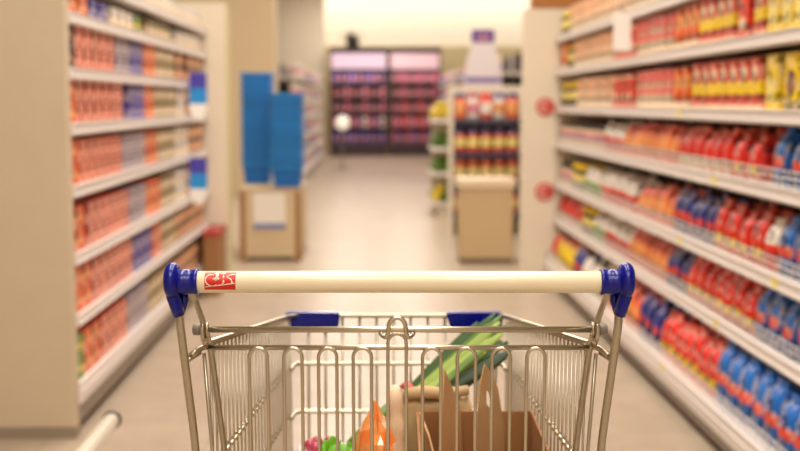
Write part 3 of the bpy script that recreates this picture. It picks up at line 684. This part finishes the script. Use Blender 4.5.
# uprights
for s, xt, xb in ((-1, -.2795, -.2745), (1, .2775, .2700)):
    bm = bmesh.new(); tube(bm, fillet([L(xt, HY+.003, .985), L(xt, HY+.004, .965), L(xb, 1.57, .79), L(xb, 1.62, .60), L(xb*.98, 1.70, .34), L(xb*.98, 1.9, .27)], .03, 4), .0055, 12)
    mobj('upright', bm, M_zinc, cart)
    # bent inner frame tube from under the cap down past the hinge to the basket corner
    bm = bmesh.new(); tube(bm, fillet([L(s*.2695, 1.530, 1.004), L(s*.2665, 1.575, .968), L(s*.2585, 1.612, .915), L(s*.245, 1.632, .765), L(s*.240, 1.65, .58)], .03, 5), .0041, 10)
    mobj('frame_tube', bm, M_zinc, cart)
    bm = bmesh.new(); tube(bm, fillet([L(s*.267, 1.608, .905), L(s*.258, 1.61, .765), L(s*.252, 1.64, .58)], .02, 3), .0026, 8)
    tube(bm, fillet([L(s*.262, 1.618, .918), L(s*.262, 1.67, .83), L(s*.2645, 1.76, .733), L(s*.262, 1.80, .66)], .03, 4), .0032, 8)
    mobj('brace_wire', bm, M_chrome, cart)
    # hinge: bush, washer, eyelet
    bm = bmesh.new(); lathe(bm, [(.0075, s*.268), (.0078, s*.269), (.0078, s*.2775), (.006, s*.2785)], 18, 1.592-CY, .9405, axis='x')
    mobj('hinge_bush', bm, M_grey, cart)['label'] = 'grey plastic hinge bush'
    bm = bmesh.new()
    tube(bm, [(s*.2645, 1.592-CY+.0115*math.cos(t)*.9, .939+.0135*math.sin(t)) for t in [2*PI*k/18 for k in range(18)]], .0030, 8, closed=True)
    lathe(bm, [(.004, s*.2575), (.0105, s*.2578), (.0105, s*.2600), (.004, s*.2603)], 18, 1.592-CY, .9405, axis='x')
    tube(bm, [L(s*.2645, 1.592, .930), L(s*.262, 1.6, .917)], .0042, 8)
    mobj('hinge_eyelet', bm, M_chrome, cart)
    # clip that ties gate rod to the upright
    bm = bmesh.new()
    tube(bm, fillet([L(s*.262, 1.602, .9155), L(s*.270, 1.598, .9135), L(s*.2800, 1.577, .9075)], .006, 3), .0044, 8)
    tube(bm, [L(s*.271, 1.598, .9075), L(s*.2845, 1.572, .9015)], .0032, 8)
    mobj('gate_clip', bm, M_zinc, cart)
# gate
bm = bmesh.new(); tube(bm, [L(-.262, 1.592, .9405), L(.260, 1.592, .9405)], .0043, 14)
mobj('hinge_rod', bm, M_chrome, cart)
bm = bmesh.new(); tube(bm, [L(-.262, 1.604, .9133), L(.257, 1.604, .9133)], .0036, 12)
for z in (.60,): tube(bm, [L(-.24, 1.62, z), L(.24, 1.62, z)], .0036, 8)
gate = mobj('gate', bm, M_chrome, cart)
for k in range(-4, 5):
    xc = -.004+k*.0470; zt = .9335 if k == 0 else .9138; y = 1.5975; hw = .0124
    bm = bmesh.new(); pts = [L(xc-hw, y+.015, .59), L(xc-hw, y, zt-.0125)]
    pts += [L(xc-hw*math.cos(PI*q/10), y, zt-.0125+.0125*math.sin(PI*q/10)) for q in range(1, 10)]
    pts += [L(xc+hw, y, zt-.0125), L(xc+hw, y+.015, .59)]
    tube(bm, pts, .0024, 8); mobj('gate_loop', bm, M_chrome, gate)
# hook over the rod
bm = bmesh.new(); hk = [(-.0225, .9375), (-.0205, .9335), (-.0145, .9315), (-.0125, .936), (-.0110, .950), (-.0068, .9570), (0, .9592), (.0068, .9570), (.0110, .950), (.0125, .936), (.0145, .9315), (.0205, .9335), (.0225, .9375)]
tube(bm, fillet([L(-.004+x, 1.580+(.007 if abs(x) > .016 else 0), z) for x, z in hk], .003, 2), .0031, 8)
mobj('gate_hook', bm, M_chrome, cart)
# basket: top rim, side panels, front panel, floor
def side_x(y, z): # half-width of the basket
    return .265-(y-1.6)/.72*.053
def rim_z(y): return .915-(y-1.6)/.72*.085
bm = bmesh.new()
pts = [L(-.262, 1.605, .9185), L(-side_x(2.30, .8)-.002, 2.29, .832), L(-.200, 2.32, .829), L(.193, 2.32, .829), L(side_x(2.30, .8)-.008, 2.29, .832), L(.256, 1.605, .9185)]
tube(bm, fillet(pts, .025, 5), .0048, 12); mobj('basket_rim', bm, M_zinc, cart)
BZ = .46
for s in (-1, 1):
    bm = bmesh.new(); off = 0 if s < 0 else -.006
    for k in range(25):
        y = 1.635+k*.0275; x = s*(side_x(y, 0)+off); tube(bm, [L(x, y, rim_z(y)), L(x*.985, y, BZ+.06*0)], .0019, 6)
    for z in (.733, .638, .545):
        tube(bm, [L(s*(side_x(1.72, 0)+off+.003), 1.70, z), L(s*(side_x(2.30, 0)+off+.002), 2.30, z)], .0030, 8)
        for k in range(25):      # weld beads
            y = 1.70+k*.0245
            if y < 2.29: tube(bm, [L(s*(side_x(y, 0)+off+.0052), y-.0035, z), L(s*(side_x(y, 0)+off+.0052), y+.0035, z)], .0038, 6)
    mobj('side_panel', bm, M_chrome, cart)
bm = bmesh.new()
for z, e in ((.734, 0), (.638, 0), (.545, 0)):
    tube(bm, fillet([L(-.209, 2.26, z), L(-.206, 2.318, z), L(.200, 2.318, z), L(.203, 2.26, z)], .02, 4), .0046, 8)
for k in range(12):
    x = -.180+k*.0335; tube(bm, [L(x, 2.326, .829), L(x, 2.320, BZ)], .0031, 6)
mobj('front_panel', bm, M_chrome, cart)
bm = bmesh.new()
for k in range(17): x = -.2+k*.025; tube(bm, [L(x*1.18, 1.62, BZ), L(x, 2.32, BZ)], .0022, 5)
for k in range(6): y = 1.63+k*.137; tube(bm, [L(-side_x(y, 0)*.985, y, BZ-.005), L(side_x(y, 0)*.985-.006, y, BZ-.005)], .003, 6)
mobj('basket_floor', bm, M_chrome, cart)
# corner bumpers
for x0, x1, bx0, bx1 in ((-.226, -.116, -.217, -.121), (.088, .202, .100, .198)):
    bm = bmesh.new(); vs = []
    for y in (2.308, 2.336):
        vs.append([bm.verts.new(L(*p)) for p in ((bx0, y, .803), (bx1, y, .803), (x1, y, .836), (x0, y, .836))])
    bm.faces.new(vs[0]); bm.faces.new(vs[1][::-1])
    for k in range(4): bm.faces.new((vs[0][k], vs[0][(k+1) % 4], vs[1][(k+1) % 4], vs[1][k]))
    bmesh.ops.bevel(bm, geom=list(bm.edges), offset=.004, segments=2, affect='EDGES')
    mobj('corner_bumper', bm, M_blue, cart)['label'] = 'blue plastic corner bumper'
# chassis and castors
bm = bmesh.new()
tube(bm, fillet([L(-.265, 1.9, .27), L(-.262, 1.62, .16), L(-.25, 1.60, .15)], .03), .011, 10)
tube(bm, fillet([L(.262, 1.9, .27), L(.262, 1.62, .16), L(.25, 1.60, .15)], .03), .011, 10)
tube(bm, fillet([L(-.255, 1.6, .15), L(-.18, 2.36, .15), L(.18, 2.36, .15), L(.25, 1.6, .15), L(-.255, 1.6, .15)], .04), .011, 10)
for s in (-1, 1): tube(bm, fillet([L(s*.265, 1.9, .27), L(s*.235, 2.05, .35), L(s*.215, 2.12, BZ)], .05), .011, 10)
mobj('chassis', bm, M_zinc, cart)
for x, y in ((-.25, 1.62), (.245, 1.62), (-.18, 2.33), (.18, 2.33)):
    bm = bmesh.new(); box(bm, x-.022, x-.018, y-CY-.03, y-CY+.02, .055, .135); box(bm, x+.018, x+.022, y-CY-.03, y-CY+.02, .055, .135); box(bm, x-.022, x+.022, y-CY-.03, y-CY+.02, .135, .14)
    cs = mobj('castor', bm, M_zinc, cart)
    bm = bmesh.new(); lathe(bm, [(.02, x-.015), (.055, x-.014), (.06, x-.009), (.06, x+.009), (.055, x+.014), (.02, x+.015)], 24, y-CY, .0605, axis='x'); mobj('wheel', bm, mat('wheel', (50, 48, 48), .6), cs)

# ------------------------------------------------------------------ groceries in the cart
FLZ = BZ+.004
def item(name, y, label, cat, x=0, z=FLZ):
    o = empty(name, cw(x, y, z), YAW); tag(o, label, cat); o['_'] = 0; del o['_']; return o
# cardboard carrier
BX0, BX1, BY0, BY1, BT = .028, .226, 1.70, 2.00, .722
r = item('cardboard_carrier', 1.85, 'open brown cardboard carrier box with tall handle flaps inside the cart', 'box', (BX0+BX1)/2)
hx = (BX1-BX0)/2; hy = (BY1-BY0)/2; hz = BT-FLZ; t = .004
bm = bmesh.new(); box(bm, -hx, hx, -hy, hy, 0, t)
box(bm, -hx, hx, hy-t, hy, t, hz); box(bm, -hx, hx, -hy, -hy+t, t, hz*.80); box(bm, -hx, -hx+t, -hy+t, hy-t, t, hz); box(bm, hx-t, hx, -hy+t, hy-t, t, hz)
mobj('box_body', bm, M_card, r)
def panel(bm, pts, hole=None, th=.003):
    pts = [Vector(p) for p in pts]; n = (pts[1]-pts[0]).cross(pts[2]-pts[0]).normalized()*th
    if hole:
        hole = [Vector(p) for p in hole]
        for off in (Vector(), n):
            es = []
            for lp in (pts, hole):
                vs = [bm.verts.new(p+off) for p in lp]
                es += [bm.edges.new((vs[i], vs[(i+1) % len(vs)])) for i in range(len(vs))]
            bmesh.ops.triangle_fill(bm, use_beauty=True, use_dissolve=False, edges=es)
        lps = (pts, hole)
    else:
        for off in (Vector(), n): bm.faces.new([bm.verts.new(p+off) for p in pts])
        lps = (pts,)
    for lp in lps:
        for i in range(len(lp)):
            a, b_ = lp[i], lp[(i+1) % len(lp)]
            bm.faces.new([bm.verts.new(p) for p in (a, b_, b_+n, a+n)])
def lb(x, y, z): return (x-(BX0+BX1)/2, y-1.85, z-FLZ)      # cart-frame point into the carrier's frame
bm = bmesh.new()
FL = [(0.1310, 1.840, 0.8384), (0.1221, 1.820, 0.8083), (0.1180, 1.800, 0.7724), (0.1152, 1.790, 0.6370), (0.1749, 1.960, 0.5793), (0.1721, 1.960, 0.7082), (0.1582, 1.920, 0.7809), (0.1396, 1.870, 0.8237)]
panel(bm, [lb(*p) for p in FL], [lb(*p) for p in ((0.1348, 1.855, 0.7950), (0.1349, 1.855, 0.7709), (0.1444, 1.885, 0.7534), (0.1463, 1.890, 0.7636), (0.1410, 1.875, 0.7853))])
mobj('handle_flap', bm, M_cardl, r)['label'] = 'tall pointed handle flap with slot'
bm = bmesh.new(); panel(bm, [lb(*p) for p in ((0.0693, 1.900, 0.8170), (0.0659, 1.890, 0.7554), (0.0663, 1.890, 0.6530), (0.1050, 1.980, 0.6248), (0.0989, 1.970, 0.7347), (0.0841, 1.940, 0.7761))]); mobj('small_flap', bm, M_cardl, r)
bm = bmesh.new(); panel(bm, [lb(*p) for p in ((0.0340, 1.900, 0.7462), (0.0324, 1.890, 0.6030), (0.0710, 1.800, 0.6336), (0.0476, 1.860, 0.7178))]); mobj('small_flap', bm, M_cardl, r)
# leek
r = item('leek', 2.02, 'bunch of green leeks sticking up over the cardboard box in cart', 'vegetable', .08, .72)
def ll(p): return (p[0]-.08, p[1]-2.02, p[2]-.72)
gm = [mat('leek pale', (150, 172, 76), .45, noise=.15, nscale=60), mat('leek mid', (92, 124, 40), .45, noise=.2, nscale=60), mat('leek dark', (52, 84, 30), .45, noise=.2, nscale=60), mat('leek deep', (38, 60, 28), .5, noise=.2, nscale=60)]
lv = [  # four guide points in the cart frame, leaf radius, material
    ((0.0074, 2.17, 0.6998), (0.0645, 2.19, 0.7528), (0.1267, 2.21, 0.8024), (0.1799, 2.22, 0.8517), 0.0085, 2),
    ((0.0128, 2.15, 0.7011), (0.0729, 2.17, 0.7506), (0.1363, 2.19, 0.7986), (0.1876, 2.2, 0.8496), 0.01, 1),
    ((0.0072, 2.12, 0.7032), (0.0669, 2.14, 0.7506), (0.1312, 2.16, 0.7955), (0.1833, 2.17, 0.8438), 0.0095, 0),
    ((0.0164, 2.14, 0.6981), (0.0682, 2.16, 0.7526), (0.137, 2.18, 0.7921), (0.1962, 2.19, 0.8326), 0.0105, 1),
    ((0.0143, 2.1, 0.7046), (0.0755, 2.12, 0.743), (0.1326, 2.14, 0.7879), (0.1872, 2.15, 0.8273), 0.0095, 0),
    ((0.0253, 2.12, 0.7032), (0.0824, 2.14, 0.7359), (0.1293, 2.16, 0.7813), (0.1873, 2.17, 0.8085), 0.01, 2),
    ((0.0212, 2.08, 0.708), (0.0637, 2.1, 0.7402), (0.1079, 2.12, 0.7725), (0.1551, 2.13, 0.7964), 0.0085, 0),
    ((0.0037, 2.19, 0.6967), (0.0504, 2.21, 0.7444), (0.1014, 2.23, 0.7891), (0.1476, 2.24, 0.8309), 0.0065, 2),
    ((0.0429, 2.1, 0.7138), (0.086, 2.12, 0.7549), (0.1426, 2.14, 0.7847), (0.1965, 2.15, 0.8107), 0.01, 2),
    ((0.0531, 2.08, 0.717), (0.0975, 2.1, 0.7497), (0.1573, 2.12, 0.7692), (0.2002, 2.13, 0.8), 0.0105, 3),
    ((0.0682, 2.11, 0.7094), (0.1118, 2.13, 0.7311), (0.1484, 2.15, 0.7619), (0.194, 2.16, 0.7789), 0.009, 3),
    ((0.0317, 2.07, 0.7124), (0.0769, 2.09, 0.7435), (0.1143, 2.11, 0.7843), (0.1615, 2.12, 0.8094), 0.006, 1),
    ((0.0559, 2.19, 0.6967), (0.0989, 2.21, 0.7455), (0.138, 2.23, 0.7991), (0.1854, 2.24, 0.8367), 0.007, 3),
]
def bez(p, n=12):
    p = [Vector(q) for q in p]; out = []
    for k in range(n+1):
        t_ = k/n; out.append(p[0]*(1-t_)**3+p[1]*3*t_*(1-t_)**2+p[2]*3*t_*t_*(1-t_)+p[3]*t_**3)
    return out
for a, b_, c_, d_, ra, mi in lv:
    bm = bmesh.new(); q = bez([ll(k) for k in (a, b_, c_, d_)])
    tube(bm, q, [ra*(.8+.35*math.sin(PI*k/len(q))) if k < len(q)-2 else ra*(.62 if k == len(q)-2 else .3) for k in range(len(q))], 10, flat=.28, flatdir=(-.3, -1, .4))
    mobj('leek_leaf', bm, gm[mi], r)
bm = bmesh.new(); q = [ll((-0.0844, 2.060, 0.6431)), ll((-0.0499, 2.090, 0.6745)), ll((-0.0144, 2.120, 0.6995)), ll((0.0146, 2.140, 0.7129))]
tube(bm, bez(q), .0125, 12); mobj('leek_stalk', bm, gm[1], r)
bm = bmesh.new(); a = Vector(ll((0.0127, 2.130, 0.7191))); b_ = Vector(ll((0.0236, 2.135, 0.7271))); tube(bm, [a, b_], .0205, 16); mobj('rubber_band', bm, mat('band red', (214, 92, 84), .5), r)['label'] = 'pinkish red band'
# paper bag
r = item('paper_bag', 2.035, 'crumpled beige paper bag behind the cardboard box in cart', 'bag', .06)
bm = bmesh.new(); N = 28; lvs = []; rn = random.Random(3)
for z, sx, sy in ((0, .066, .016), (.06, .070, .019), (.13, .070, .020), (.19, .068, .019), (.235, .066, .017), (.262, .060, .013), (.255, .056, .010), (.20, .052, .008)):
    lvs.append([bm.verts.new((math.copysign(abs(math.cos(2*PI*k/N))**.6, math.cos(2*PI*k/N))*sx*rn.uniform(.95, 1.05), math.copysign(abs(math.sin(2*PI*k/N))**.6, math.sin(2*PI*k/N))*sy*rn.uniform(.85, 1.12), z*rn.uniform(.97, 1.03))) for k in range(N)])
for a, b_ in zip(lvs, lvs[1:]):
    for k in range(N): bm.faces.new((a[k], a[(k+1) % N], b_[(k+1) % N], b_[k])).smooth = True
bm.faces.new(lvs[0][::-1]); bm.faces.new(lvs[-1])
M_paper = mat('paper', (196, 166, 124), .8, noise=.12, nscale=25, bump=.3)
mobj('bag_body', bm, M_paper, r); r.scale = (1, 1, 1.07)
bm = bmesh.new(); tube(bm, [(-.058, -.014, .262), (-.02, -.018, .268), (.02, -.016, .264), (.058, -.013, .270)], [.009, .011, .010, .008], 10); mobj('rolled_top', bm, M_paper, r)
# baguette-like bread roll, upright
r = item('baguette', 1.93, 'pale baguette standing between the orange packet and cardboard box', 'bread', -.004)
bm = bmesh.new(); q = [(.006, 0, .0), (.006, 0, .10), (.004, 0, .17), (.0, .0, .22), (-.004, .004, .262), (-.006, .006, .300), (-.006, .006, .318)]
q = [(x+.001, y, z) for x, y, z in q]
tube(bm, bez([q[0], q[2], q[4], q[6]], 22), [.010]+[.0120+.0012*math.sin(k*1.5) for k in range(19)]+[.0120, .0085, .003], 14)
mobj('loaf', bm, mat('bread', (242, 208, 176), .6, noise=.15, nscale=35, bump=.2), r)
# orange packet
r = item('carrot_packet', 1.80, 'crinkled clear packet of orange pieces with pointed top', 'packet', -.034)
bm = bmesh.new(); N = 22; lvs = []; rn = random.Random(12)
for z, sx, sy in ((0, .030, .025), (.07, .036, .033), (.12, .037, .034), (.155, .036, .034), (.185, .0375, .033), (.21, .036, .030), (.235, .034, .026), (.26, .030, .022), (.280, .023, .015), (.298, .015, .009), (.312, .008, .005), (.322, .003, .003)):
    lvs.append([bm.verts.new((math.cos(2*PI*k/N)*sx*rn.uniform(.80, 1.14)-(z > .25)*.004, math.sin(2*PI*k/N)*sy*rn.uniform(.75, 1.15), z+rn.uniform(-.006, .006))) for k in range(N)])
for a, b_ in zip(lvs, lvs[1:]):
    for k in range(N): bm.faces.new((a[k], a[(k+1) % N], b_[(k+1) % N], b_[k])).material_index = rn.choice((0, 0, 0, 1, 1, 2))
bm.faces.new(lvs[0][::-1]); bm.faces.new(lvs[-1])
mobj('wrapped_pieces', bm, [mat('salmon orange', (255, 158, 84), .15, noise=.15, nscale=45, coat=1), mat('deep orange', (248, 128, 48), .12, coat=1), mat('film glint', (250, 214, 184), .1, coat=1)], r)  # pale faces are glints on the wrapping, put into the colour

# lettuce
r = item('lettuce', 1.86, 'bright green lettuce low in the cart left of the orange packet', 'vegetable', -.088)
for j in range(9):
    bm = bmesh.new(); a = j*2*PI/9+.3; rows = 9; cols_ = 7; g = []
    for i in range(rows):
        t_ = i/(rows-1); row = []
        for k in range(cols_):
            s_ = (k/(cols_-1)-.5)*2; wv = .034*math.sin(PI*min(t_*.62+.15, 1)); rad = .012+.026*math.sin(t_*2.3)+.003*math.sin(9*s_+j)*t_
            zz = .02+.228*t_*(1-.035*(j % 3))+.004*math.sin(7*s_+3*j)*t_-.014*s_*s_*t_
            row.append(bm.verts.new((math.cos(a)*rad-math.sin(a)*s_*wv, (math.sin(a)*rad+math.cos(a)*s_*wv)*.8, zz)))
        g.append(row)
    for i in range(rows-1):
        for k in range(cols_-1): bm.faces.new((g[i][k], g[i][k+1], g[i+1][k+1], g[i+1][k])).smooth = True
    o = mobj('leaf', bm, mat('lettuce green', (106, 172, 36), .4, noise=.25, nscale=50), r)
    sm = o.modifiers.new('thick', 'SOLIDIFY'); sm.thickness = .0015
bm = bmesh.new(); lathe(bm, [(.018, 0), (.022, .03), (.014, .12)], 14); mobj('heart', bm, mat('lettuce heart', (206, 220, 130), .5), r)
r = item('fruit_tub', 1.98, 'pale round tub of pinkish red fruit left of the lettuce', 'tub', -.131)
bm = bmesh.new(); lathe(bm, [(.030, 0), (.034, .01), (.040, .205), (.043, .208), (.043, .216), (.038, .216), (.036, .205), (.004, .203)], 24)
r.scale = (1, 1, .93)
mobj('tub_body', bm, mat('tub pale', (226, 206, 210), .2), r)
for k in range(6):
    a = k*PI/3; bm = bmesh.new(); bmesh.ops.create_uvsphere(bm, u_segments=12, v_segments=8, radius=.0105)
    for v in bm.verts: v.co.z *= 1.1
    mobj('fruit_piece', bm, mat('fruit pink', (176, 60, 84), .25, noise=.2, nscale=60), r, (.021*math.cos(a), .021*math.sin(a), .219), True)
